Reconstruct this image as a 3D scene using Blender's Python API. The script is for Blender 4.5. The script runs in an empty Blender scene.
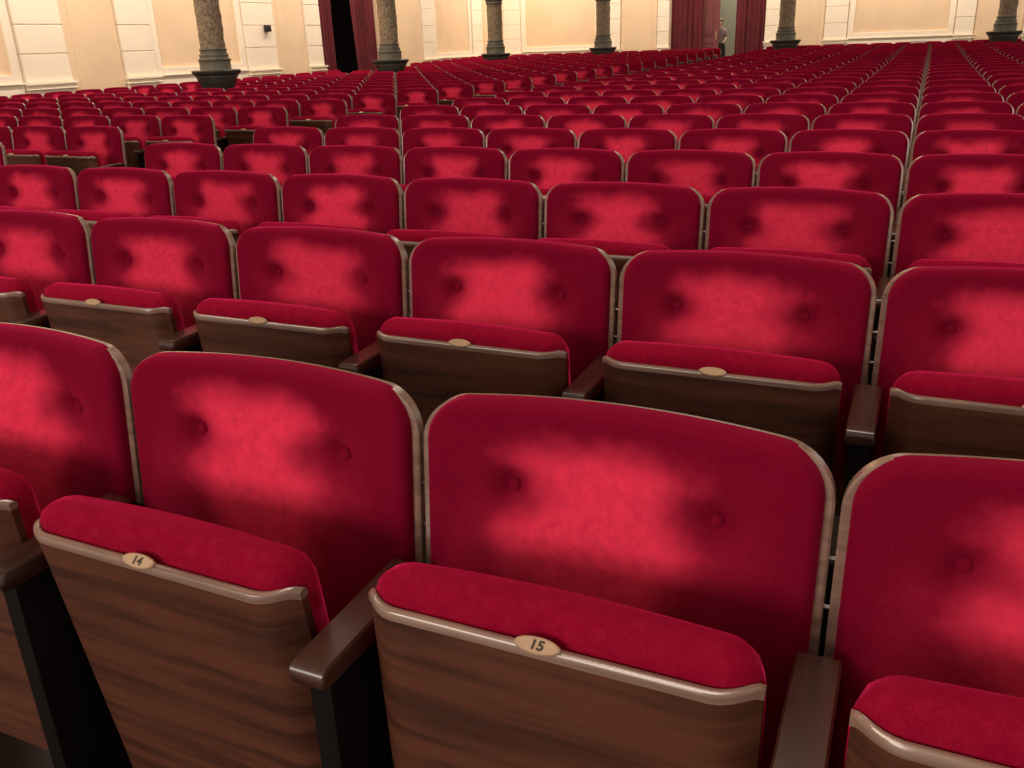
import bpy, bmesh, math, random
from mathutils import Vector, Matrix, noise
random.seed(7)
SC = bpy.context.scene
COL = SC.collection

# ---------------------------------------------------------------- camera
CAM_H = 1.31
FPX, PITCH, ROLL, YAW = 874.8, .3711, -.0373, .4344
cd = bpy.data.cameras.new('camera'); cam = bpy.data.objects.new('camera', cd); COL.objects.link(cam)
cd.sensor_fit = 'HORIZONTAL'; cd.sensor_width = 36; cd.lens = FPX / 1024 * 36
cd.clip_start = .05; cd.clip_end = 200
cy, sy, cp, sp = math.cos(YAW), math.sin(YAW), math.cos(PITCH), math.sin(PITCH)
FW = Vector((-sy * cp, cy * cp, -sp)); RT = Vector((cy, sy, 0)); UP = RT.cross(FW)
cr, sr = math.cos(ROLL), math.sin(ROLL)
RT, UP = cr * RT + sr * UP, -sr * RT + cr * UP
CLOC = Vector((0, 0, CAM_H))
m = Matrix(((RT.x, UP.x, -FW.x, 0), (RT.y, UP.y, -FW.y, 0), (RT.z, UP.z, -FW.z, CAM_H), (0, 0, 0, 1)))
cam.matrix_world = m
SC.camera = cam

def in_frame(p, margin=0):
    d = Vector(p) - CLOC; z = d.dot(FW)
    if z < .2: return False
    x = 512 + FPX * d.dot(RT) / z; y = 384 - FPX * d.dot(UP) / z
    return -margin < x < 1024 + margin and -margin < y < 768 + margin

# ---------------------------------------------------------------- world, lights, exposure
w = bpy.data.worlds.new('world'); SC.world = w; w.use_nodes = True
bg = w.node_tree.nodes['Background']; bg.inputs[0].default_value = (1, .86, .74, 1); bg.inputs[1].default_value = .68
vs = SC.view_settings; vs.view_transform = 'Standard'; vs.look = 'None'; vs.gamma = 1; vs.use_curve_mapping = False
vs.exposure = 0.0

def area(name, loc, size, energy, col, target=None, size_y=None):
    l = bpy.data.lights.new(name, 'AREA'); l.energy = energy; l.color = col
    l.shape = 'RECTANGLE'; l.size = size; l.size_y = size_y or size
    o = bpy.data.objects.new(name, l); COL.objects.link(o); o.location = loc
    d = (Vector(target) - Vector(loc)) if target else Vector((0, 0, -1))
    o.rotation_euler = d.to_track_quat('-Z', 'Y').to_euler()
    return o
WARM = (1, .84, .68)
area('front_fill_light', (-3.5, -6.5, 3.0), 5.0, 430, (1, .86, .74), (-2.5, 5, .8), 2.0)  # added fill from behind the camera to brighten the seat fronts
area('hall_light', (-1.2, 3.2, 7.5), 2.4, 240, WARM)
area('hall_light', (-2.5, 11.0, 7.5), 3.0, 115, WARM)
area('hall_light', (-2.5, 19.5, 7.5), 3.0, 60, WARM)
area('hall_light', (-8.5, 7.0, 7.5), 3.0, 140, WARM)
area('gallery_light', (-10.8, 14, 4.6), 14, 400, (1, .84, .68), (-12.7, 14, 1.2), .4)
area('gallery_light', (-10.8, 24, 4.6), 7, 130, (1, .84, .68), (-12.7, 24, 1.2), .4)
area('gallery_light', (-4, 25.6, 4.6), 16, 450, (1, .84, .68), (-4, 27.5, 1.2), .5)

# ---------------------------------------------------------------- materials
def newmat(name):
    mt = bpy.data.materials.new(name); mt.use_nodes = True
    return mt, mt.node_tree, mt.node_tree.nodes['Principled BSDF']
class N:
    def __init__(s, nt): s.nt = nt
    def node(s, t, **k):
        n = s.nt.nodes.new(t)
        for a, b in k.items(): setattr(n, a, b)
        return n
    def link(s, a, b): s.nt.links.new(a, b)
    def put(s, sock, v):
        if hasattr(v, 'is_output') or isinstance(v, bpy.types.NodeSocket): s.link(v, sock)
        else: sock.default_value = v
    def math(s, op, a, b=0.0, c=None, clamp=False):
        n = s.node('ShaderNodeMath', operation=op); n.use_clamp = clamp
        s.put(n.inputs[0], a); s.put(n.inputs[1], b)
        if c is not None: s.put(n.inputs[2], c)
        return n.outputs[0]
    def smooth(s, x, a, b):
        n = s.node('ShaderNodeMapRange', interpolation_type='SMOOTHSTEP')
        s.put(n.inputs[0], x); n.inputs[1].default_value = a; n.inputs[2].default_value = b
        return n.outputs[0]
    def noise(s, vec, scale, detail=3, rough=.5):
        n = s.node('ShaderNodeTexNoise'); n.inputs['Scale'].default_value = scale
        n.inputs['Detail'].default_value = detail; n.inputs['Roughness'].default_value = rough
        s.link(vec, n.inputs['Vector']); return n.outputs[0]
    def mapping(s, vec, scale=(1, 1, 1), loc=(0, 0, 0)):
        n = s.node('ShaderNodeMapping'); n.inputs['Scale'].default_value = scale; n.inputs['Location'].default_value = loc
        s.link(vec, n.inputs[0]); return n.outputs[0]
    def mix(s, f, a, b):
        n = s.node('ShaderNodeMix', data_type='RGBA'); s.put(n.inputs[0], f)
        s.put(n.inputs[6], a); s.put(n.inputs[7], b); return n.outputs[2]
    def bump(s, h, strength, dist, bsdf):
        n = s.node('ShaderNodeBump'); n.inputs['Strength'].default_value = strength; n.inputs['Distance'].default_value = dist
        s.link(h, n.inputs['Height']); s.link(n.outputs[0], bsdf.inputs['Normal'])

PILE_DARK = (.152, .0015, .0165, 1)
PILE_WORN_LIT = (.74, .034, .084, 1)  # worn pile colour with some of the light on it painted in
def velvet(name, worn_lit):
    mt, nt, b = newmat(name); n = N(nt)
    tc = n.node('ShaderNodeTexCoord'); oi = n.node('ShaderNodeObjectInfo'); rnd = oi.outputs['Random']
    obj = tc.outputs['Object']
    off = n.node('ShaderNodeCombineXYZ')
    n.link(n.math('MULTIPLY', rnd, 37.0), off.inputs[0]); n.link(n.math('MULTIPLY', rnd, 91.0), off.inputs[1])
    va = n.node('ShaderNodeVectorMath', operation='ADD'); n.link(obj, va.inputs[0]); n.link(off.outputs[0], va.inputs[1])
    ns = n.noise(va.outputs[0], 9, 3, .55); nf = n.noise(va.outputs[0], 55, 4, .65); fine = n.noise(va.outputs[0], 420, 2, .7)
    if worn_lit:
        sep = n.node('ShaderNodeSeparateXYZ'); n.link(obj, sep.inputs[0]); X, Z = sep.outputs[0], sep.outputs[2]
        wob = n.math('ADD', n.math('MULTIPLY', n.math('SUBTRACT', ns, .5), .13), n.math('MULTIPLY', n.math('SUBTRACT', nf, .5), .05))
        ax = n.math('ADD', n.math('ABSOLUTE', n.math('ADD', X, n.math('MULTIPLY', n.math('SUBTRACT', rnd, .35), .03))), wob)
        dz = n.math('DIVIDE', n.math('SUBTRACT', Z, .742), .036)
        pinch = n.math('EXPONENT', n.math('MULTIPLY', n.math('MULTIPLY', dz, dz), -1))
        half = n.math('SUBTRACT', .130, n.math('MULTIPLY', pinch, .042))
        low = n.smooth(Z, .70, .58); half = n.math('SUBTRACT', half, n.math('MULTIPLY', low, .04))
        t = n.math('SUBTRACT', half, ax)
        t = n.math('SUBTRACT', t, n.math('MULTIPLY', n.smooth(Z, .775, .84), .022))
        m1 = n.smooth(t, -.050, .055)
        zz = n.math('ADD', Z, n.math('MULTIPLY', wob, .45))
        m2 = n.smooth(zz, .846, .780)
        mask = n.math('MULTIPLY', m1, m2)  # central patch: worn nap and painted light together
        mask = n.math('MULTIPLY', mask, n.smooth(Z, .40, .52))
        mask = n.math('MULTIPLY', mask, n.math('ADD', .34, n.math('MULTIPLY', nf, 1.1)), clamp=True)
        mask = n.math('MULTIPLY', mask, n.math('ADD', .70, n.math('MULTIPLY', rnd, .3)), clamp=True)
        # brushed pile and painted glow over the back, painted dimple shade round the buttons
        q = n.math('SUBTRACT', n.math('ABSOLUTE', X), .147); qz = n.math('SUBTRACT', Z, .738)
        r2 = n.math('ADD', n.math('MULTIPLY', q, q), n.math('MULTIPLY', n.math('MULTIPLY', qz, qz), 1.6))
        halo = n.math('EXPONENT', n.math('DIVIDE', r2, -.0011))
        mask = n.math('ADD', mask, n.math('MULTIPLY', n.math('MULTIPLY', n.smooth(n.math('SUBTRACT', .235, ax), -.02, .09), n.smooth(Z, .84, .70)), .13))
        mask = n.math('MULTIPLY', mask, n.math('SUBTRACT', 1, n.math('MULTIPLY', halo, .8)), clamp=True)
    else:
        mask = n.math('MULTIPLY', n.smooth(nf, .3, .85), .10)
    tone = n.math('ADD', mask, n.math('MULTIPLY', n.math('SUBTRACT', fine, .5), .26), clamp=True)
    dark = PILE_DARK if worn_lit else (.200, .0014, .0170, 1)
    n.link(n.mix(tone, dark, PILE_WORN_LIT), b.inputs['Base Color'])
    b.inputs['Roughness'].default_value = .9
    b.inputs['Specular IOR Level'].default_value = .04
    b.inputs['Sheen Weight'].default_value = .8
    b.inputs['Sheen Roughness'].default_value = .32
    b.inputs['Sheen Tint'].default_value = (1, .03, .17, 1)
    n.bump(n.math('ADD', fine, n.math('MULTIPLY', nf, 1.5)), .25, .002, b)
    return mt
def wood(name, c1, c2, rough, gscale=(2.2, 2.2, 26), coat=.08):
    mt, nt, b = newmat(name); n = N(nt)
    tc = n.node('ShaderNodeTexCoord'); oi = n.node('ShaderNodeObjectInfo')
    off = n.node('ShaderNodeCombineXYZ'); n.link(n.math('MULTIPLY', oi.outputs['Random'], 23.0), off.inputs[0]); n.link(n.math('MULTIPLY', oi.outputs['Random'], 57.0), off.inputs[2])
    va = n.node('ShaderNodeVectorMath', operation='ADD'); n.link(tc.outputs['Object'], va.inputs[0]); n.link(off.outputs[0], va.inputs[1])
    v = n.mapping(va.outputs[0], gscale)
    a = n.noise(v, 1.0, 4, .6)
    v2 = n.mapping(va.outputs[0], (gscale[0] * 4, gscale[1] * 4, gscale[2] * 9)); f = n.noise(v2, 1.0, 3, .6)
    t = n.math('ADD', n.smooth(a, .38, .66), n.math('MULTIPLY', n.math('SUBTRACT', f, .5), .5), clamp=True)
    n.link(n.mix(t, c1, c2), b.inputs['Base Color'])
    b.inputs['Roughness'].default_value = rough
    b.inputs['Specular IOR Level'].default_value = .3
    b.inputs['Coat Weight'].default_value = coat; b.inputs['Coat Roughness'].default_value = .25
    n.bump(f, .08, .001, b)
    return mt
def plain(name, col, rough=.6, metal=0, var=.06, scale=6, bump=0.0, bscale=60):
    mt, nt, b = newmat(name); n = N(nt)
    tc = n.node('ShaderNodeTexCoord'); a = n.noise(tc.outputs['Object'], scale, 4, .6)
    c2 = tuple(min(1, c * (1 - var * 3)) for c in col) + (1,)
    n.link(n.mix(n.smooth(a, .3, .75), tuple(col) + (1,), c2), b.inputs['Base Color'])
    b.inputs['Roughness'].default_value = rough; b.inputs['Metallic'].default_value = metal
    if bump:
        n.bump(n.noise(tc.outputs['Object'], bscale, 4, .6), bump, .02, b)
    return mt
M = {}
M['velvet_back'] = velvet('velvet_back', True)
M['velvet'] = velvet('velvet_cushion', False)
M['walnut'] = wood('walnut_ply', (.092, .029, .0145, 1), (.040, .0125, .0072, 1), .48)
M['edge'] = wood('polished_ply_edge', (.235, .145, .112, 1), (.165, .098, .073, 1), .22, (6, 6, 60), .8)
M['arm'] = wood('dark_armrest_wood', (.050, .016, .010, 1), (.024, .008, .0055, 1), .26, (20, 2, 20), .6)
M['iron'] = plain('dark_standard', (.005, .003, .0028), .7)
M['iron'].node_tree.nodes['Principled BSDF'].inputs['Specular IOR Level'].default_value = .1
M['brass'] = plain('brass_plate', (.47, .31, .19), .34, .25, .05, 40)
M['ink'] = plain('plate_ink', (.03, .015, .01), .6)
M['steel'] = plain('steel_pin', (.20, .17, .16), .3, .9)
M['cream'] = plain('cream_plaster', (.95, .84, .68), .8, 0, .02, 2)
M['tan'] = plain('tan_plaster', (.86, .64, .42), .8, 0, .03, 1.5)
M['buff'] = plain('buff_plaster', (.86, .65, .43), .8, 0, .03, 1.2)
M['shaft'] = plain('carved_stone', (.34, .25, .16), .5, 0, .22, 26, 1.0, 34)
M['base'] = plain('grey_green_stone', (.135, .125, .095), .5, 0, .1, 8, .3, 20)
M['plinth'] = plain('dark_stone', (.052, .047, .040), .45, 0, .1, 8)
M['curtain'] = plain('curtain_velvet', (.135, .008, .016), .9, 0, .12, 3)
M['curtain'].node_tree.nodes['Principled BSDF'].inputs['Sheen Weight'].default_value = .05
M['leaf'] = plain('red_lacquer', (.20, .050, .052), .4, 0, .05, 3)
M['grey'] = plain('grey_green_paint', (.40, .41, .32), .8, 0, .04, 1)
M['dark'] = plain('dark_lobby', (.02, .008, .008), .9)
M['black'] = plain('black_plastic', (.012, .012, .012), .5)
M['white'] = plain('white_card', (.85, .80, .74), .6)
M['floor'] = wood('dark_floor_boards', (.035, .016, .011, 1), (.018, .009, .006, 1), .5, (3, .4, 1), .1)
M['ceil'] = plain('ceiling_plaster', (.75, .68, .56), .9)
M['skin'] = plain('skin', (.62, .38, .27), .6)
M['hair'] = plain('hair', (.35, .24, .15), .7)
M['shirt'] = plain('grey_shirt', (.25, .19, .17), .8)
M['skirt'] = plain('dark_cloth', (.018, .014, .013), .8)

# ---------------------------------------------------------------- mesh helpers
def link_mesh(name, bm, mats, parent=None, smooth=True):
    me = bpy.data.meshes.new(name)
    bmesh.ops.recalc_face_normals(bm, faces=bm.faces)
    bm.to_mesh(me); bm.free()
    for x in (mats if isinstance(mats, (list, tuple)) else [mats]): me.materials.append(x)
    if smooth:
        me.shade_smooth()
        try: me.set_sharp_from_angle(angle=math.radians(38))
        except Exception: pass
    o = bpy.data.objects.new(name, me); COL.objects.link(o)
    if parent: o.parent = parent
    return o
def bx(bm, x0, x1, y0, y1, z0, z1, bev=0, seg=2):
    b2 = bmesh.new(); bmesh.ops.create_cube(b2, size=1)
    for v in b2.verts:
        v.co = Vector(((x0 + x1) / 2 + v.co.x * (x1 - x0), (y0 + y1) / 2 + v.co.y * (y1 - y0), (z0 + z1) / 2 + v.co.z * (z1 - z0)))
    if bev: bmesh.ops.bevel(b2, geom=list(b2.edges), offset=bev, segments=seg, affect='EDGES', profile=.5)
    add_bm(bm, b2)
def add_bm(bm, b2, mi=None):
    vs_ = [bm.verts.new(v.co) for v in b2.verts]; b2.verts.index_update()
    for f in b2.faces:
        try:
            nf = bm.faces.new([vs_[v.index] for v in f.verts]); nf.material_index = f.material_index if mi is None else mi; nf.smooth = f.smooth
        except ValueError: pass
    b2.free()
def lathe(bm, prof, seg=32, c=(0, 0, 0), cap=True):
    rings = []
    for r, z in prof:
        rings.append([bm.verts.new((c[0] + r * math.cos(2 * math.pi * k / seg), c[1] + r * math.sin(2 * math.pi * k / seg), c[2] + z)) for k in range(seg)])
    for a, b in zip(rings, rings[1:]):
        for k in range(seg): bm.faces.new((a[k], a[(k + 1) % seg], b[(k + 1) % seg], b[k]))
    if cap: bm.faces.new(rings[0][::-1]); bm.faces.new(rings[-1])
def empty(name, loc, rz=0):
    o = bpy.data.objects.new(name, None); COL.objects.link(o); o.location = loc; o.rotation_euler = (0, 0, rz)
    o.empty_display_size = .1
    return o
def tag(o, label, cat, group=None):
    o['label'] = label; o['category'] = cat
    if group: o['group'] = group
    return o
def struct(o): o['kind'] = 'structure'; return o

# ---------------------------------------------------------------- the theatre seat (local: x along row, -y to the sitter, z up)
HW = .2765           # half width of the plywood back
TOPZ = .853
def arc(x): return .030 * (1 - (x / HW) ** 2)
def plane_y(x, z): return arc(x) + (z - .846) * .10
def top_z(x, half, top): return top + .010 * (1 - (x / half) ** 2)
def outline_half(z, half, top, r):
    # half width of the rounded-top outline at height z (crown ignored)
    d = z - (top - r)
    if d <= 0: return half
    d = min(d, r); return half - (r - math.sqrt(max(0, r * r - d * d)))
def zlevels(bot, top, r, n_low, n_arc):
    zs = [bot + (top - r - bot) * i / n_low for i in range(n_low)]
    zs += [top - r + r * math.sin(math.pi / 2 * i / n_arc) for i in range(n_arc + 1)]
    return zs
def sheet(bm, bot, top, half, r, yfun, nx, n_low, n_arc):
    g = []
    for z in zlevels(bot, top, r, n_low, n_arc):
        hw = outline_half(z, half, top, r); row = []
        for i in range(nx + 1):
            u = -1 + 2 * i / nx; u = math.sin(u * math.pi / 2) * .7 + u * .3
            x = u * hw
            zz = z + .010 * (1 - (x / half) ** 2) * max(0, (z - bot) / (top - bot)) ** 2
            row.append(bm.verts.new((x, yfun(x, z), zz)))
        g.append(row)
    for a, b in zip(g, g[1:]):
        for i in range(nx): bm.faces.new((a[i], a[i + 1], b[i + 1], b[i]))
    return g
def boundary(g):
    nx = len(g[0]) - 1
    return [g[0][i] for i in range(nx + 1)] + [g[j][nx] for j in range(1, len(g))] + [g[-1][i] for i in range(nx - 1, -1, -1)] + [g[j][0] for j in range(len(g) - 2, 0, -1)]
def stitch(bm, A, B):
    n_ = len(A)
    for k in range(n_):
        try: bm.faces.new((A[k], A[(k + 1) % n_], B[(k + 1) % n_], B[k]))
        except ValueError: pass
BUT = [(-.140, .738), (.140, .738)]
VH, VTOP, VBOT, VR = .2665, .8555, .40, .058
def sdf_in(x, z):
    dx = VH - abs(x); dt = VTOP - z
    if dx < VR and dt < VR: d = VR - math.hypot(VR - dx, VR - dt)
    else: d = min(dx, dt)
    return max(0, d)
def pad_y(x, z):
    d = sdf_in(x, z); e = .022; t = 1 - min(d / e, 1)
    h = .030 * math.sqrt(max(0, 1 - t * t)) ** .8 + .006 * min(1, d / .06) + .008 * (1 - (x / VH) ** 2) * min(1, d / .08)
    for bx_, bz in BUT:
        q = (x - bx_) ** 2 + (z - bz) ** 2
        h -= .020 * math.exp(-q / (2 * .015 ** 2)) + .012 * math.exp(-q / (2 * .040 ** 2))
        # gathered pleats radiating outward and down from the button
        s = 1 if bx_ > 0 else -1
        for ang, L, dep in ((math.radians(8), .05, .0035), (math.radians(-75), .07, .0035), (math.radians(170), .035, .002), (math.radians(80), .04, .0025)):
            ux, uz = s * math.cos(ang), math.sin(ang)
            a_ = (x - bx_) * ux + (z - bz) * uz; b_ = -(x - bx_) * uz + (z - bz) * ux
            if a_ > 0: h -= dep * math.exp(-(b_ / (.006 + .1 * a_)) ** 2) * max(0, 1 - a_ / L)
    return plane_y(x, z) - max(h, -.002)
def back_pad(nx=64, nl=38, na=14):
    bm = bmesh.new()
    g = sheet(bm, VBOT, VTOP, VH, VR, pad_y, nx, nl, na)
    for r_ in g:
        for v in r_:
            if v.co.z > .80:      # the padding rolls a little over the top edge of the ply
                d = sdf_in(v.co.x, v.co.z - .010 * (1 - (v.co.x / VH) ** 2)); v.co.z += .007 * math.sin(math.pi * min(1, d / .030)) * min(1, (v.co.z - .80) / .04)
    g2 = sheet(bm, VBOT, VTOP, VH, VR, lambda x, z: plane_y(x, z) - .004, nx, nl, na)
    stitch(bm, boundary(g), boundary(g2))
    bmesh.ops.remove_doubles(bm, verts=bm.verts, dist=1e-5)
    return bm
def back_shell(nx=52, nl=8, na=14, simple=False):
    bm = bmesh.new(); T = .013; b = .003
    fr = lambda x, z: plane_y(x, z)
    if simple:
        A = sheet(bm, .30, TOPZ, HW, .062, fr, nx, nl, na); Bk = sheet(bm, .30, TOPZ, HW, .062, lambda x, z: fr(x, z) + T, nx, nl, na)
        stitch(bm, boundary(A), boundary(Bk))
    else:
        A = sheet(bm, .30 + b, TOPZ - b, HW - b, .062 - b, lambda x, z: fr(x, z) - .008, nx, nl, na)
        A2 = sheet(bm, .30, TOPZ, HW, .062, lambda x, z: fr(x, z) - .008 + b, nx, nl, na)
        for v in [f for f in bm.faces if all(q in {w_ for r_ in A2 for w_ in r_} for q in f.verts)]: bm.faces.remove(v)
        B2 = sheet(bm, .30, TOPZ, HW, .062, lambda x, z: fr(x, z) + T - b, nx, nl, na)
        for v in [f for f in bm.faces if all(q in {w_ for r_ in B2 for w_ in r_} for q in f.verts)]: bm.faces.remove(v)
        Bk = sheet(bm, .30 + b, TOPZ - b, HW - b, .062 - b, lambda x, z: fr(x, z) + T, nx, nl, na)
        stitch(bm, boundary(A), boundary(A2)); stitch(bm, boundary(A2), boundary(B2)); stitch(bm, boundary(B2), boundary(Bk))
        loose = [v for v in bm.verts if not v.link_faces]
        for v in loose: bm.verts.remove(v)
    bmesh.ops.remove_doubles(bm, verts=bm.verts, dist=1e-5)
    return bm
# tipped-up pan: origin at the hinge (0, PY, PZ)
PY, PZ = -.205, .40
PH = .2375
PAN_TOP, PAN_BOT = .690, .190
def pan_front(x, z):
    # outer (underside) face of the moulded ply: flat with the ends curling back
    a = abs(x); c = max(0, (a - (PH - .052)) / .052)
    return -.262 + .034 * c ** 2.0 + (PAN_TOP - z) * .03
def pan_strip(bm, zs, nx, y_off, half=PH):
    g = []
    for z in zs:
        hw = half
        d = PAN_BOT + .05 - z
        if d > 0: hw = half - (.05 - math.sqrt(max(0, .05 ** 2 - d ** 2)))
        row = []
        for i in range(nx + 1):
            u = -1 + 2 * i / nx; u = math.sin(u * math.pi / 2) * .45 + u * .55
            x = u * hw; row.append(bm.verts.new((x, pan_front(x, z) + y_off - PY, z - PZ)))
        g.append(row)
    for a, b in zip(g, g[1:]):
        for i in range(nx): bm.faces.new((a[i], a[i + 1], b[i + 1], b[i]))
    return g
def slab(zs, nx, T, half=PH):
    bm = bmesh.new(); A = pan_strip(bm, zs, nx, 0, half); B = pan_strip(bm, zs, nx, T, half)
    stitch(bm, boundary(A), boundary(B)); bmesh.ops.remove_doubles(bm, verts=bm.verts, dist=1e-5); return bm
def pan_bm(nx=26):
    zs = [PAN_BOT + .05 * (1 - math.cos(math.pi / 2 * i / 5)) for i in range(6)] + [PAN_BOT + .05 + (PAN_TOP - .010 - PAN_BOT - .05) * i / 4 for i in range(1, 5)]
    return slab(zs, nx, .012)
def trim_bm(nx=40):
    # the polished ply edge: a rounded bead along the top and a short way down both ends
    bm = bmesh.new(); prof = [(-.0012, -.010), (-.0018, -.006), (-.0018, -.001), (.000, .0018), (.004, .003), (.009, .0025), (.012, 0), (.0125, -.010)]
    rings = []
    for i in range(nx + 1):
        u = -1 + 2 * i / nx; u = math.sin(u * math.pi / 2) * .5 + u * .5; x = u * (PH + .0015)
        rings.append([bm.verts.new((x, pan_front(max(-PH, min(PH, x)), PAN_TOP) + py - PY, PAN_TOP + pz - PZ - .006 * max(0, (abs(x) - PH + .014) / .014) ** 2)) for py, pz in prof])
    for a, b in zip(rings, rings[1:]):
        for k in range(len(prof)): bm.faces.new((a[k], a[(k + 1) % len(prof)], b[(k + 1) % len(prof)], b[k]))
    bm.faces.new(rings[0]); bm.faces.new(rings[-1][::-1])
    return bm
def cushion_bm(nx=36, nz=22, nq=7):
    # padded cushion behind the ply, bulging over its top edge and out past its ends
    bm = bmesh.new(); CH_, CT, CB = .239, .717, .215
    def ring(t):   # t 0..1 across thickness, 0 at the ply
        pass
    front, back = [], []
    def sd(x, z):
        R = .045; dx = CH_ - abs(x); dt = min(CT - z, z - CB)
        if dx < R and dt < R: return max(0, R - math.hypot(R - dx, R - dt))
        return max(0, min(dx, dt))
    def grid(yf):
        g = []
        for j in range(nz + 1):
            v = j / nz; v = .5 - .5 * math.cos(math.pi * v); z = CB + (CT - CB) * v; R = .045
            d = min(CT - z, z - CB); hw = CH_ if d >= R else CH_ - (R - math.sqrt(max(0, R * R - (R - d) ** 2)))
            row = []
            for i in range(nx + 1):
                u = -1 + 2 * i / nx; u = math.sin(u * math.pi / 2) * .5 + u * .5; x = u * hw
                row.append(bm.verts.new((x, yf(x, z) - PY, z - PZ)))
            g.append(row)
        for a, b in zip(g, g[1:]):
            for i in range(nx): bm.faces.new((a[i], a[i + 1], b[i + 1], b[i]))
        return g
    def rnd_(d, e): t = 1 - min(d / e, 1); return math.sqrt(max(0, 1 - t * t))
    def mid(x, z): return -.213 + (PAN_TOP - z) * .03
    def fy(x, z):
        e = rnd_(sd(x, z), .030)
        y = mid(x, z) - .036 * e
        if z < PAN_TOP + .012: y = max(y, pan_front(x, z) + .0125)
        # dent where the number plate sits
        y += .010 * math.exp(-(x / .032) ** 2) * math.exp(-((z - .700) / .018) ** 2)
        return y
    def by(x, z): return mid(x, z) + .046 * rnd_(sd(x, z), .040) + .008 * (1 - (x / CH_) ** 2)
    g1 = grid(fy); g2 = grid(by); stitch(bm, boundary(g1), boundary(g2))
    for v in bm.verts:   # sag and dent of the top
        z = v.co.z + PZ
        if z > .69: v.co.z += .005 * math.cos(v.co.x / CH_ * 1.5)
    bmesh.ops.remove_doubles(bm, verts=bm.verts, dist=1e-5)
    return bm
def plate_bm(txt=None):
    bm = bmesh.new(); seg = 28; a, b = .0275, .0098
    rot = Matrix.Rotation(math.radians(-48), 4, 'X')   # leaning back, facing up and to the front
    pos = Vector((0, -.262 + .002 - PY, PAN_TOP + .0050 - PZ))
    def P(x, y, z): return pos + rot @ Vector((x, y, z))
    R0 = [bm.verts.new(P(a * math.cos(t), .004, b * math.sin(t))) for t in [2 * math.pi * k / seg for k in range(seg)]]
    R1 = [bm.verts.new(P(a * math.cos(t), -.001, b * math.sin(t))) for t in [2 * math.pi * k / seg for k in range(seg)]]
    R2 = [bm.verts.new(P((a - .002) * math.cos(t), -.003, (b - .0015) * math.sin(t))) for t in [2 * math.pi * k / seg for k in range(seg)]]
    for A, B in ((R0, R1), (R1, R2)):
        for k in range(seg): bm.faces.new((A[k], A[(k + 1) % seg], B[(k + 1) % seg], B[k]))
    bm.faces.new(R2); bm.faces.new(R0[::-1])
    # screws at the two ends
    if txt:
        cu = bpy.data.curves.new('digits', 'FONT'); cu.body = txt; cu.size = .0148; cu.extrude = .0004; cu.offset = .0004
        cu.align_x = 'CENTER'; cu.align_y = 'CENTER'; cu.shear = .12
        to = bpy.data.objects.new('digits', cu); COL.objects.link(to)
        dg = bpy.context.evaluated_depsgraph_get(); me = bpy.data.meshes.new_from_object(to.evaluated_get(dg))
        b2 = bmesh.new(); b2.from_mesh(me)
        for v in b2.verts: v.co = P(v.co.x * 1.15, -.0032 - v.co.z, v.co.y)
        add_bm(bm, b2, 1)
        bpy.data.objects.remove(to); bpy.data.curves.remove(cu); bpy.data.meshes.remove(me)
    return bm
ARM_X = -.280      # each seat carries the armrest at its left side
def arm_bm(ax=ARM_X):
    bm = bmesh.new(); hw = .0265; y0, y1 = -.318, -.075; zt = .622; th = .030
    # side profile with rounded nose
    prof = []
    for k in range(7):
        t = math.radians(180 - 90 * k / 6); prof.append((y0 + .014 + .014 * math.cos(t), zt - .014 + .014 * math.sin(t)))
    prof += [(y1, zt + .004), (y1, zt - .034)]
    prof += [(y0 + .010, zt - th)] + [(y0 + .003, zt - th + .003), (y0, zt - th + .010)]
    L = []
    for sx, inset in ((-hw, .003), (-hw + .003, 0), (hw - .003, 0), (hw, .003)):
        cyy = sum(p[0] for p in prof) / len(prof); czz = sum(p[1] for p in prof) / len(prof)
        L.append([bm.verts.new((ax + sx, y + (inset if y < cyy else -inset), z + (inset if z < czz else -inset))) for y, z in prof])
    n_ = len(prof)
    for A, B in zip(L, L[1:]):
        for k in range(n_): bm.faces.new((A[k], A[(k + 1) % n_], B[(k + 1) % n_], B[k]))
    bm.faces.new(L[0]); bm.faces.new(L[-1][::-1])
    return bm
def panel_bm(ax=ARM_X):
    bm = bmesh.new()
    bx(bm, ax - .017, ax + .017, -.295, -.035, .03, .592, .004, 2)      # upright under the armrest
    bx(bm, ax - .030, ax + .030, -.305, -.02, 0.0, .035, .006, 2)      # foot
    return bm
def post_bm(ax=ARM_X):
    bm = bmesh.new()
    b2 = bmesh.new(); bx(b2, ax - .004, ax + .004, .026, .052, .30, .70, .002, 1)
    for v in b2.verts: v.co.y += (v.co.z - .846) * .10
    add_bm(bm, b2)
    bx(bm, ax - .012, ax + .012, -.05, .035, .035, .36, .003, 1)
    return bm
def pins_bm(z, ax=ARM_X):
    bm = bmesh.new()
    if True:
        b2 = bmesh.new(); bmesh.ops.create_cone(b2, cap_ends=True, segments=12, radius1=.003, radius2=.003, depth=.016)
        for v in b2.verts: v.co = Vector((ax + v.co.z, .004 + v.co.y + (z - .846) * .10, z + v.co.x))
        add_bm(bm, b2)
    return bm
def button_bm(bx_, bz):
    bm = bmesh.new(); r = .0115
    c = Vector((bx_, pad_y(bx_, bz) - .002, bz))
    prof = [(.001, -.0075), (.004, -.0070), (.008, -.005), (.0105, -.001), (r, .002), (.0105, .006)]
    rings = [[bm.verts.new(c + Vector((q * math.cos(2 * math.pi * k / 16), y, q * math.sin(2 * math.pi * k / 16)))) for k in range(16)] for q, y in prof]
    for A, B in zip(rings, rings[1:]):
        for k in range(16): bm.faces.new((A[k], A[(k + 1) % 16], B[(k + 1) % 16], B[k]))
    bm.faces.new(rings[0]); bm.faces.new(rings[-1][::-1])
    return bm

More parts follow.
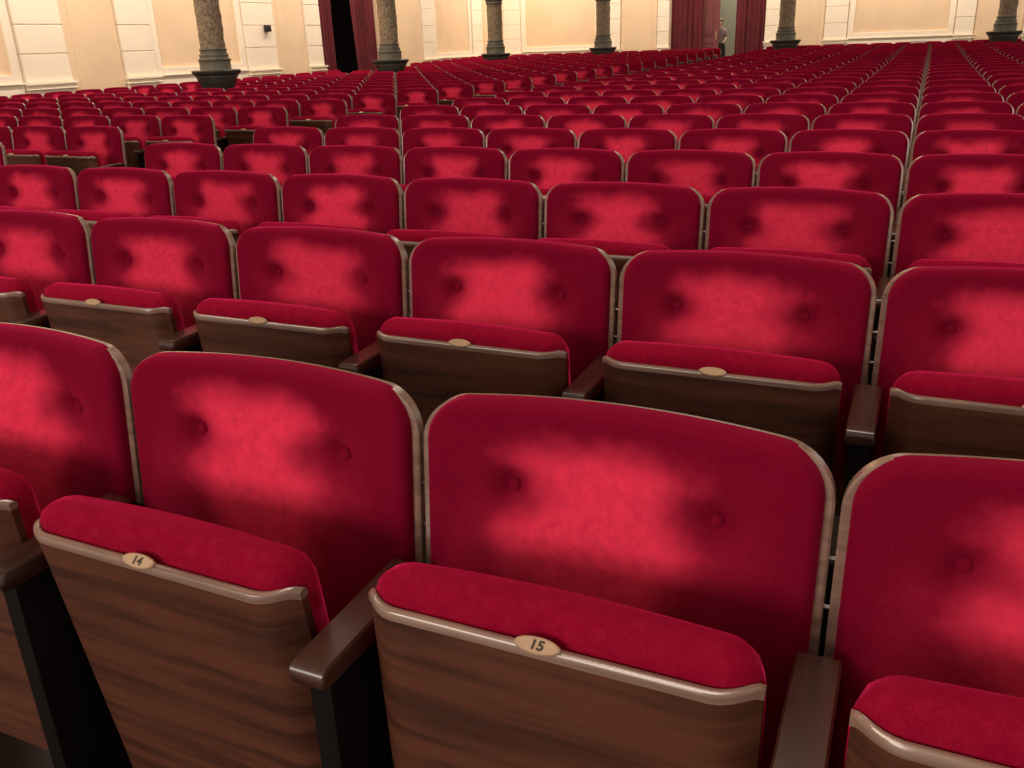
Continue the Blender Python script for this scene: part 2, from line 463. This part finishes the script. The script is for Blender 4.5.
proto = empty('theatre_seat', (0, 0, 0))
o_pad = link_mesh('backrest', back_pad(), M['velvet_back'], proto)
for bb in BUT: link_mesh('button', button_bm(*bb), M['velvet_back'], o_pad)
link_mesh('back_shell', back_shell(), M['edge'], proto)
o_pan = link_mesh('seat_pan', pan_bm(), M['walnut'], proto); o_pan.location = (0, PY, PZ)
link_mesh('seat_cushion', cushion_bm(), M['velvet'], o_pan)
link_mesh('edge_trim', trim_bm(), M['edge'], o_pan)
PL_BLANK = link_mesh('number_plate', plate_bm(), [M['brass'], M['ink']], o_pan, smooth=False)
link_mesh('armrest', arm_bm(), M['arm'], proto)
o_sp = link_mesh('side_panel', panel_bm(), M['iron'], proto)
link_mesh('post', post_bm(), M['iron'], o_sp)
for pz in (.72, .655): link_mesh('connecting_pin', pins_bm(pz), M['steel'], o_sp)
END_ARM = [(n_, f_, mt_) for n_, f_, mt_ in (('armrest', arm_bm(.280), M['arm']), ('side_panel', panel_bm(.280), M['iron']))]
END_ME = []
for n_, b_, mt_ in END_ARM:
    o = link_mesh(n_, b_, mt_); END_ME.append((n_, o.data)); bpy.data.objects.remove(o)
PLATE = {}
for s in ('14', '15'):
    o = link_mesh('number_plate', plate_bm(s), [M['brass'], M['ink']], None, smooth=False); PLATE[s] = o.data; bpy.data.objects.remove(o)

def dup(root, loc, rz):
    r = root.copy(); COL.objects.link(r); r.location = loc; r.rotation_euler = (0, 0, rz)
    for ch in root.children:
        c = ch.copy(); COL.objects.link(c); c.parent = r
        for g in ch.children:
            d = g.copy(); COL.objects.link(d); d.parent = c
    return r

# ---------------------------------------------------------------- layout
SW, ROWD, X0, Y0 = .560, .923, -.0363, .9827
NROW = 27
AISLE_R = X0 - 9.042 * SW          # right end of the block left of the aisle
def rise(y):
    return .0645 * max(0, (y - 11.2) / 9.3) ** 2
ORD = ['first', 'second', 'third', 'fourth', 'fifth', 'sixth', 'seventh', 'eighth', 'ninth', 'tenth', 'eleventh', 'twelfth', 'thirteenth', 'fourteenth', 'fifteenth', 'sixteenth', 'seventeenth', 'eighteenth', 'nineteenth', 'twentieth', 'twenty-first', 'twenty-second', 'twenty-third', 'twenty-fourth', 'twenty-fifth', 'twenty-sixth', 'twenty-seventh', 'twenty-eighth']
NUM = ['zero', 'one', 'two', 'three', 'four', 'five', 'six', 'seven', 'eight', 'nine', 'ten', 'eleven', 'twelve']
COLUMNS = [(-10.2, 11.40), (-10.2, 16.6), (-10.2, 21.75), (-8.17, 24.3), (-3.37, 24.3), (1.47, 24.3)]
# small shifts (metres, toward the back) of the gaps in the nearest rows, which do not stand perfectly straight
SHIFT = {}
seats = []
for j in range(NROW):
    y = Y0 + j * ROWD
    for k in range(-7, 6):
        seats.append((j, k, X0 + (k + (0 if j == NROW - 1 and k > -6 else .5)) * SW, y, 'main', k == 4))
    if j >= 2:
        for q in range(11):
            seats.append((j, q, AISLE_R - (q + .5) * SW, y, 'left', q == 0))
for n_ in range(17): seats.append((0, n_, -12.12, 17.30 - .56 * n_, 'side', n_ == 0))
for n_ in range(11): seats.append((1, n_, -12.12, 20.95 + .56 * n_, 'side', False))
def gapshift(j, i):
    t = SHIFT.get(j)
    if not t: return 0
    ks = sorted(t); i = max(ks[0], min(ks[-1], i))
    for a, b in zip(ks, ks[1:]):
        if a <= i <= b: return t[a] + (t[b] - t[a]) * (i - a) / (b - a)
    return t[i]
vis = []
for s in seats:
    j, k, x, y, blk, last = s
    z = rise(y)
    if not any(in_frame((x + dx, y, z + dz), 4) for dx in (-.27, 0, .27) for dz in (.55, .7, .88)): continue
    if abs(x + 10.2) < .35 and 9.9 < y < 11.2: continue      # no seat close in front of the first column
    if any(abs(x - cx) < .28 + .24 and y - .32 < cy_ + .24 and y + .05 > cy_ - .24 for cx, cy_ in COLUMNS): continue
    rz = math.pi / 2 if blk == 'side' else 0; yy = y
    if blk == 'main':
        a, b = gapshift(j, k), gapshift(j, k + 1); yy = y + (a + b) / 2; rz = math.atan2(b - a, SW)
    d = (Vector((x, y, .85)) - CLOC).dot(FW)
    if blk == 'main' and j in (1, 2): x += .0028 * k      # these two rows are spread a touch wider
    vis.append((d, j, k, x, yy, z, rz, blk, last))
vis.sort()
indiv, rest = vis[:300], vis[300:]
GROUP = 'flip-up red velvet seats in the rows of the hall'
def seat_label(j, k, blk):
    if blk == 'main':
        if j == 0:
            return {-1: 'red velvet flip-up seat with wooden underside and brass plate reading 15, nearest row',
                    -2: 'red velvet flip-up seat with wooden underside and brass plate reading 14, nearest row',
                    0: 'red velvet flip-up seat cut by the right frame edge, nearest row, beside seat 15',
                    -3: 'red velvet flip-up seat cut by the left frame edge, nearest row, beside seat 14'}.get(k, 'red velvet flip-up seat in the nearest row, far left')
        if k == -1: return 'red velvet flip-up seat, %s row back, in the column straight behind seat 15' % ORD[j]
        n_ = abs(k + 1); side = 'left' if k < -1 else 'right'
        return 'red velvet flip-up seat, %s row back, %s place%s %s of seat 15\'s column' % (ORD[j], NUM[n_], 's' if n_ > 1 else '', side)
    if blk == 'side': return 'red velvet flip-up seat backed against the left wall, %s %s the curtained side doorway' % (ORD[k], ('before', 'beyond')[j])
    return 'red velvet flip-up seat left of the aisle, %s row back, %s from the aisle' % (ORD[j], ORD[k])
first = True
for d, j, k, x, y, z, rz, blk, last in indiv:
    if first:
        r = proto; r.location = (x, y, z); r.rotation_euler = (0, 0, rz); first = False
    else: r = dup(proto, (x, y, z), rz)
    tag(r, seat_label(j, k, blk), 'seat', GROUP)
    rr = random.Random(j * 131 + k * 17 + (5 if blk == 'left' else 0))
    for c in r.children:
        if c.name.startswith('seat_pan'):
            c.rotation_euler = (math.radians(rr.uniform(2.4, 4.4) if j == 1 and blk == 'main' else rr.uniform(1.4, 3.8)) if j > 0 or blk != 'main' else math.radians({-2: 5.2, -1: .2}.get(k, 1.0)), 0, math.radians(-.8) if j == 0 and k == -2 else 0)
            for g in c.children:
                if g.name.startswith('number_plate') and j == 0 and k in (-1, -2) and blk == 'main':
                    g.data = PLATE['15' if k == -1 else '14']; g['label'] = 'brass number plate reading %s' % ('15' if k == -1 else '14')
    if last:
        for n_, me in END_ME:
            e = bpy.data.objects.new(n_, me); COL.objects.link(e); e.parent = r
# the far seats beyond the nearest three hundred, one object
if rest:
    bmr = bmesh.new()
    def simple_seat():
        parts = []
        g = bmesh.new(); sheet(g, VBOT, VTOP, VH, VR, pad_y, 10, 7, 4); parts.append((g, 0))
        parts.append((back_shell(8, 3, 4, simple=True), 2))
        for f_, mi in ((lambda: slab([PAN_BOT, .3, PAN_TOP - .01], 8, .012), 3), (lambda: cushion_bm(8, 8), 1), (lambda: trim_bm(8), 2)):
            b_ = f_()
            for v in b_.verts: v.co += Vector((0, PY, PZ))
            parts.append((b_, mi))
        parts.append((arm_bm(), 4)); parts.append((panel_bm(), 5))
        out = bmesh.new()
        for b_, mi in parts:
            for f in b_.faces: f.smooth = True
            add_bm(out, b_, mi)
        return out
    ss = simple_seat(); tmp = bpy.data.meshes.new('tmp'); bmesh.ops.recalc_face_normals(ss, faces=ss.faces); ss.to_mesh(tmp); ss.free()
    ax = []
    for d, j, k, x, y, z, rz, blk, last in rest:
        n0 = len(bmr.verts); bmr.from_mesh(tmp); bmr.verts.ensure_lookup_table()
        mt_ = Matrix.Translation((x, y, z)) @ Matrix.Rotation(rz, 4, 'Z')
        for v in bmr.verts[n0:]: v.co = mt_ @ v.co
    me = bpy.data.meshes.new('distant_theatre_seats'); bmr.to_mesh(me); bmr.free(); bpy.data.meshes.remove(tmp)
    # the worn, light-painted patch of each far seat uses seat-local coordinates only near the origin, so far pads take a plain worn velvet
    for q in ('velvet_back', 'velvet', 'edge', 'walnut', 'arm', 'iron'): me.materials.append(M['velvet'] if q == 'velvet_back' else M[q])
    o = bpy.data.objects.new('distant_theatre_seats', me); COL.objects.link(o)
    o['kind'] = 'stuff'; tag(o, 'the farthest rows of red velvet flip-up seats, in front of the back wall', 'seats')

# ---------------------------------------------------------------- floor, walls, ceiling
bm = bmesh.new(); ys = [-3 + i for i in range(0, 36)]
g = [[bm.verts.new((x, y, rise(y) )) for x in (-12.75, -4, 9)] for y in ys]
for a, b in zip(g, g[1:]):
    for i in range(2): bm.faces.new((a[i], a[i + 1], b[i + 1], b[i]))
struct(link_mesh('floor', bm, M['floor']))
WX, WY, WH = -12.75, 27.55, 8.0
def wallbox(name, boxes, mat, bev=0):
    bm = bmesh.new()
    for b_ in boxes: bx(bm, *b_, bev)
    return struct(link_mesh(name, bm, mat, smooth=False))
DH = 4.0
D1 = (17.74, 20.28); D2 = (-7.19, -4.40)
wallbox('wall_left', [(WX - .3, WX, -3, D1[0], 0, WH), (WX - .3, WX, D1[1], WY, 0, WH), (WX - .3, WX, D1[0], D1[1], DH, WH)], M['tan'])
wallbox('wall_back', [(WX - .3, D2[0], WY, WY + .3, 0, WH), (D2[1], 9, WY, WY + .3, 0, WH), (D2[0], D2[1], WY, WY + .3, DH, WH)], M['tan'])
wallbox('ceiling', [(WX - .3, 9, -3, WY + .3, WH, WH + .2)], M['ceil'])
tn = [0]
def trim(boxes, mat, bev=.006):
    tn[0] += 1; return wallbox('trim_%d' % tn[0], boxes, mat, bev)
Z1, GP = 1.41, .4245
def on_left(a, b, p0, p1, z0, z1): return (WX + p0, WX + p1, a, b, z0, z1)
def on_back(a, b, p0, p1, z0, z1): return (a, b, WY - p1, WY - p0, z0, z1)
def strip(F, a, b, dz=0):
    """rusticated strip of flat blocks over a stepped base"""
    bl = []; z = .985 + dz
    top = Z1 + dz
    while top < 6.6:
        bl.append(F(a, b, 0, .085, z + .009, top - .009)); z = top; top += GP
    bl.append(F(a + .01, b - .01, 0, .070, .95 + dz, 6.5))
    trim(bl, M['cream'])
    trim([F(a - .03, b + .05, 0, .150, .955 + dz, .990 + dz), F(a - .01, b + .03, 0, .115, .900 + dz, .955 + dz), F(a - .02, b + .04, 0, .135, .885 + dz, .905 + dz), F(a, b, 0, .10, .0, .885 + dz)], M['cream'])
def pilaster(F, a, b, dz=0):
    trim([F(a, b, 0, .05, .0, 6.5), F(a + .14, b - .14, 0, .068, .0, 6.5)], M['buff'], .012)
def panel(F, a, b, dz=0, s=.15):
    """recessed tan panel: cream stiles, rail and a moulding below"""
    trim([F(a, a + s, 0, .05, 1.0 + dz, 6.5), F(b - s, b, 0, .05, 1.0 + dz, 6.5), F(a + s, b - s, 0, .05, 1.0 + dz, 1.12 + dz)], M['cream'])
    trim([F(a, b, 0, .085, .975 + dz, 1.0 + dz), F(a, b, 0, .05, .0, .975 + dz)], M['cream'])
# left wall, from the stage end to the corner
panel(on_left, 7.3, 9.92); strip(on_left, 9.95, 10.81); pilaster(on_left, 10.83, 11.92)
strip(on_left, 11.94, 12.65); panel(on_left, 12.67, 15.13); strip(on_left, 15.15, 16.10)
pilaster(on_left, 16.12, 17.17); strip(on_left, 17.19, 17.74)
strip(on_left, 20.30, 21.05); pilaster(on_left, 21.07, 22.40); strip(on_left, 22.42, 23.06)
panel(on_left, 23.08, 25.42); strip(on_left, 25.44, 26.1); pilaster(on_left, 26.12, 27.4)
# back wall, from the left corner to the right
strip(on_back, -12.6, -12.0, .02); panel(on_back, -11.98, -9.35, .05); strip(on_back, -9.3, -8.69, .05); pilaster(on_back, -8.67, -7.56)
strip(on_back, -7.54, D2[0], .06); strip(on_back, D2[1], -3.92, .11); pilaster(on_back, -3.90, -2.81)
strip(on_back, -2.79, -2.2, .11); panel(on_back, -2.18, .46, .12); strip(on_back, .48, .93, .13); pilaster(on_back, .95, 2.05)
strip(on_back, 2.07, 2.7, .13); panel(on_back, 2.72, 5.3, .13); strip(on_back, 5.32, 5.9, .13)

# ---------------------------------------------------------------- columns
def column(x, y, dz, rot, label):
    root = tag(empty('column', (x, y, rise(y))), label, 'column', 'carved columns along the walls')
    dz -= rise(y)
    bm = bmesh.new()
    lathe(bm, [(.23, 0), (.23, .76 + dz), (.235, .79 + dz), (.27, .86 + dz), (.305, .93 + dz), (.31, .965 + dz)], 12)
    link_mesh('pedestal', bm, M['plinth'], root)
    bm = bmesh.new()
    lathe(bm, [(.31, .965 + dz), (.33, .975 + dz), (.33, 1.00 + dz), (.345, 1.01 + dz), (.372, 1.04 + dz), (.38, 1.06 + dz), (.38, 1.075 + dz), (.36, 1.085 + dz)], 12)
    link_mesh('plinth_moulding', bm, M['plinth'], root)
    bm = bmesh.new()
    lathe(bm, [(.25, 1.075 + dz), (.235, 1.10 + dz), (.238, 1.215 + dz), (.250, 1.225 + dz), (.250, 1.24 + dz), (.225, 1.25 + dz), (.215, 1.275 + dz), (.222, 1.295 + dz), (.218, 1.31 + dz), (.200, 1.32 + dz), (.197, 1.365 + dz), (.210, 1.375 + dz), (.210, 1.39 + dz), (.195, 1.40 + dz)], 28)
    link_mesh('column_base', bm, M['base'], root)
    bm = bmesh.new(); seg = 56; prof = []
    zz = 1.39 + dz
    while zz < 7.95: prof.append(zz); zz += .03
    rings = []
    for z in prof:
        ring = []
        for k in range(seg):
            a = 2 * math.pi * k / seg
            r = .186
            if not (2.22 + dz < z < 2.36 + dz):
                # carved vine relief
                r += .012 * (noise.noise(Vector((math.cos(a) * 4.5, math.sin(a) * 4.5, z * 16))) ) + .006 * math.sin(3 * a + z * 13) * math.sin(z * 17 + 2 * a)
            ring.append(bm.verts.new((r * math.cos(a), r * math.sin(a), z)))
        rings.append(ring)
    for A, B in zip(rings, rings[1:]):
        for k in range(seg): bm.faces.new((A[k], A[(k + 1) % seg], B[(k + 1) % seg], B[k]))
    bm.faces.new(rings[0][::-1]); bm.faces.new(rings[-1])
    link_mesh('shaft', bm, M['shaft'], root)
    bm = bmesh.new(); lathe(bm, [(.18, 2.23 + dz), (.205, 2.24 + dz), (.215, 2.26 + dz), (.205, 2.28 + dz), (.20, 2.30 + dz), (.225, 2.33 + dz), (.235, 2.36 + dz), (.18, 2.37 + dz)], 28)
    link_mesh('collar', bm, M['base'], root)
labs = ['carved stone column on dark plinth, farthest left, standing among the side seats',
        'carved stone column on dark plinth just right of the curtained side doorway',
        'carved stone column on dark plinth, third from the left',
        'carved stone column on dark plinth, fourth from left, left of the open back doorway',
        'carved stone column on dark plinth just right of the open back doorway',
        'carved stone column on dark plinth, farthest right']
for (cx, cyy), dz, lb in zip(COLUMNS, (0, 0, 0, .04, .07, .1), labs): column(cx, cyy, dz, 0, lb)

# ---------------------------------------------------------------- doorways and curtains
def curtain(name_label, p0, p1, z0, z1, folds, amp, thin=1.0, gather=0.0, seed=1):
    """hanging curtain between two floor points, with real folds"""
    rr = random.Random(seed); bm = bmesh.new(); p0, p1 = Vector(p0), Vector(p1); d = p1 - p0; L = d.length; u = d.normalized(); nrm = Vector((-u.y, u.x))
    n_ = folds * 10; zs = [z0 + (z1 - z0) * k / 16 for k in range(17)]
    ph = [rr.uniform(.6, 1.4) for _ in range(folds + 2)]
    for side in (0, 1):
        g = []
        for z in zs:
            row = []; t = (z - z0) / (z1 - z0)
            for i in range(n_ + 1):
                s = i / n_; ss = s * (1 - gather * (1 - t))
                f = amp * ph[int(s * folds)] * math.sin(2 * math.pi * s * folds) * (.75 + .25 * math.sin(z * 1.3 + s * 9))
                q = p0 + u * (ss * L) + nrm * (f + side * .012)
                row.append(bm.verts.new((q.x, q.y, z)))
            g.append(row)
        for a, b in zip(g, g[1:]):
            for i in range(n_): bm.faces.new((a[i], a[i + 1], b[i + 1], b[i]))
        if side == 0: first_ = boundary(g)
        else: stitch(bm, first_, boundary(g))
    o = link_mesh('curtain', bm, M['curtain'])
    return tag(o, name_label, 'curtain', 'dark red doorway curtains')
fz = rise(19)
curtain('dark red curtain hanging on the left side of the dark side doorway', (WX - .1, D1[0] + .02), (WX - .1, D1[0] + .72), fz + .02, 3.75, 6, .035, seed=2)
curtain('dark red curtain hanging on the right side of the dark side doorway', (WX - .1, D1[1] - .02), (WX - .1, D1[1] - 1.12), fz + .02, 3.75, 7, .035, gather=.25, seed=5)
fz = rise(27.5)
curtain('wide dark red curtain on the left of the open back doorway', (D2[0] + .03, WY + .1), (D2[0] + .95, WY + .1), fz + .02, 3.75, 6, .045, seed=3)
curtain('dark red curtain on the right of the open back doorway', (D2[1] - .03, WY + .1), (D2[1] - .86, WY + .1), fz + .02, 3.75, 6, .045, seed=9)
def rod(label, a, b):
    a, b = Vector(a), Vector(b); bm = bmesh.new(); bmesh.ops.create_cone(bm, cap_ends=True, segments=12, radius1=.02, radius2=.02, depth=(b - a).length)
    q = (b - a).to_track_quat('Z', 'Y').to_matrix().to_4x4()
    bmesh.ops.transform(bm, matrix=Matrix.Translation((a + b) / 2) @ q, verts=bm.verts)
    tag(link_mesh('curtain_rod', bm, M['brass']), label, 'curtain rod')
rod('brass rod above the side doorway curtains', (WX - .1, D1[0], 3.77), (WX - .1, D1[1], 3.77))
rod('brass rod above the back doorway curtains', (D2[0], WY + .1, 3.77), (D2[1], WY + .1, 3.77))
# dark lobby behind the side doorway
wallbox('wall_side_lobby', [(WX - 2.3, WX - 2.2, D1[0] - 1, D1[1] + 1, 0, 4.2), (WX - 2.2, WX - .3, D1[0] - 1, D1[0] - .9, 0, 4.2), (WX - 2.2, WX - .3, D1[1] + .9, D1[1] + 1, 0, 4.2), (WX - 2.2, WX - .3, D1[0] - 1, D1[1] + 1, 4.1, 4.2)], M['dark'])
# lit grey lobby behind the back doorway
wallbox('wall_back_lobby', [(D2[0] - 1, D2[1] + 1, WY + 2.6, WY + 2.7, 0, 4.2)], M['grey'])
struct(wallbox('floor_back_lobby', [(D2[0] - 1, D2[1] + 1, WY + .1, WY + 2.6, rise(WY) - .1, rise(WY + .3))], M['floor']))
struct(wallbox('floor_side_lobby', [(WX - 2.2, WX + .02, D1[0] - .9, D1[1] + .9, -.1, rise(19))], M['floor']))
area('lobby_light', (-5.0, WY + 1.4, 3.9), 1.2, 45, (1, .93, .8))
# open red door leaf
dl = tag(empty('door_leaf', (-6.36, WY + .30, rise(WY + .3))), 'open panelled red door leaf beside the left back curtain', 'door')
bm = bmesh.new(); bx(bm, 0, .58, 0, .045, .02, 3.2, .004, 1); link_mesh('door_slab', bm, M['leaf'], dl, False)
for a, b_ in ((.30, .92), (1.10, 2.15), (2.3, 3.05)):
    bm = bmesh.new(); z0, z1 = a, b_
    bx(bm, .10, .12, -.012, .002, z0, z1, .003, 1); bx(bm, .40, .42, -.012, .002, z0, z1, .003, 1); bx(bm, .10, .42, -.012, .002, z0, z0 + .02, .003, 1); bx(bm, .10, .42, -.012, .002, z1 - .02, z1, .003, 1)
    bx(bm, .15, .37, -.010, .002, z0 + .05, z1 - .05, .006, 1)
    link_mesh('door_moulding', bm, M['leaf'], dl, False)
bm = bmesh.new(); bx(bm, .49, .52, -.045, -.03, .98, 1.22, .006, 2); bx(bm, .495, .515, -.035, .002, 1.0, 1.02); bx(bm, .495, .515, -.035, .002, 1.18, 1.2)
h = link_mesh('door_handle', bm, M['brass'], dl)

# ---------------------------------------------------------------- small things
bm = bmesh.new(); bx(bm, -.02, .08, -.065, .065, -.065, .065, .012, 2)
wb = link_mesh('wall_speaker', bm, M['black']); wb.location = (WX + .11, 15.80, 1.775)
tag(wb, 'small black box fixed to the cream wall left of the side doorway', 'wall box')
bm = bmesh.new()
y26 = Y0 + 26 * ROWD
bx(bm, -.17, .17, -.004, .004, -.028, .028, .002, 1); bx(bm, -.175, -.13, -.012, .010, -.032, .032, .004, 1); bx(bm, .13, .175, -.012, .010, -.032, .032, .004, 1)
sg = link_mesh('paper_strip', bm, M['white']); sg.location = (X0 - .5 * SW, y26 - .05, rise(y26) + .852)
tag(sg, 'small white strip across two seat tops in the farthest row', 'paper strip')

# ---------------------------------------------------------------- person in the back doorway
def skin_obj(name, pts, edges, mat, parent=None, sub=2, root=0):
    me = bpy.data.meshes.new(name); me.from_pydata([p[0] for p in pts], edges, []); me.materials.append(mat)
    o = bpy.data.objects.new(name, me); COL.objects.link(o)
    if parent: o.parent = parent
    sk = o.modifiers.new('skin', 'SKIN'); sk.use_smooth_shade = True
    sv = me.skin_vertices[0] if len(me.skin_vertices) else None
    if sv is None:
        bpy.context.view_layer.objects.active = o
    sv = me.skin_vertices[0]
    for i, p in enumerate(pts): sv.data[i].radius = (p[1], p[2] if len(p) > 2 else p[1])
    sv.data[root].use_root = True
    ss = o.modifiers.new('sub', 'SUBSURF'); ss.levels = sub; ss.render_levels = sub
    return o
pr = tag(empty('person', (-5.86, WY + .85, rise(WY + .3))), 'person in grey top and dark lower clothes half hidden behind the open door leaf', 'person')
P = [((0, 0, .92), .13, .10), ((0, 0, 1.10), .115, .09), ((0, 0, 1.32), .15, .095), ((0, 0, 1.44), .09, .07), ((0, 0, 1.50), .048, .048), ((0, -.01, 1.58), .07, .085), ((0, -.01, 1.68), .07, .088),
     ((.17, 0, 1.40), .048), ((.22, .0, 1.14), .038), ((.17, -.18, 1.02), .028), ((.15, -.25, 1.00), .022), ((-.17, 0, 1.40), .048), ((-.22, .0, 1.14), .038), ((-.17, -.18, 1.02), .028), ((-.15, -.25, 1.00), .022),
     ((.09, 0, .82), .085), ((.10, 0, .48), .055), ((.10, .02, .09), .035), ((.10, -.12, .03), .028), ((-.09, 0, .82), .085), ((-.10, 0, .48), .055), ((-.10, .02, .09), .035), ((-.10, -.12, .03), .028)]
E_ = [(0, 1), (1, 2), (2, 3), (3, 4), (4, 5), (5, 6), (3, 7), (7, 8), (8, 9), (9, 10), (3, 11), (11, 12), (12, 13), (13, 14), (0, 15), (15, 16), (16, 17), (17, 18), (0, 19), (19, 20), (20, 21), (21, 22)]
body = skin_obj('body', P, E_, M['skin'], pr)
bm = bmesh.new(); bmesh.ops.create_uvsphere(bm, u_segments=20, v_segments=14, radius=.1)
for v in bm.verts:
    v.co = Vector((v.co.x * .92, v.co.y * 1.08 + .018, v.co.z * 1.12 + 1.665))
    if v.co.y < -.02 and v.co.z < 1.70: v.co.y = -.02 + (v.co.y + .02) * .3; v.co.x *= .8
link_mesh('hair', bm, M['hair'], pr)
bm = bmesh.new()
def ell(prof, seg=24):
    rings = [[bm.verts.new((rx * math.cos(2 * math.pi * k / seg), ry * math.sin(2 * math.pi * k / seg), z)) for k in range(seg)] for rx, ry, z in prof]
    for A, B in zip(rings, rings[1:]):
        for k in range(seg): bm.faces.new((A[k], A[(k + 1) % seg], B[(k + 1) % seg], B[k]))
ell([(.165, .125, .98), (.15, .115, 1.10), (.175, .12, 1.25), (.19, .12, 1.38), (.14, .095, 1.46), (.065, .06, 1.49)])
link_mesh('shirt', bm, M['shirt'], pr)
sl = skin_obj('sleeve', [((.15, 0, 1.41), .06), ((.21, 0, 1.18), .052)], [(0, 1)], M['shirt'], pr)
sl = skin_obj('sleeve', [((-.15, 0, 1.41), .06), ((-.21, 0, 1.18), .052)], [(0, 1)], M['shirt'], pr)
bm = bmesh.new(); ell([(.20, .15, .48), (.205, .16, .70), (.20, .155, .86), (.16, .125, 1.00)])
link_mesh('skirt', bm, M['skirt'], pr)
pr.scale = (.9, .9, .9)
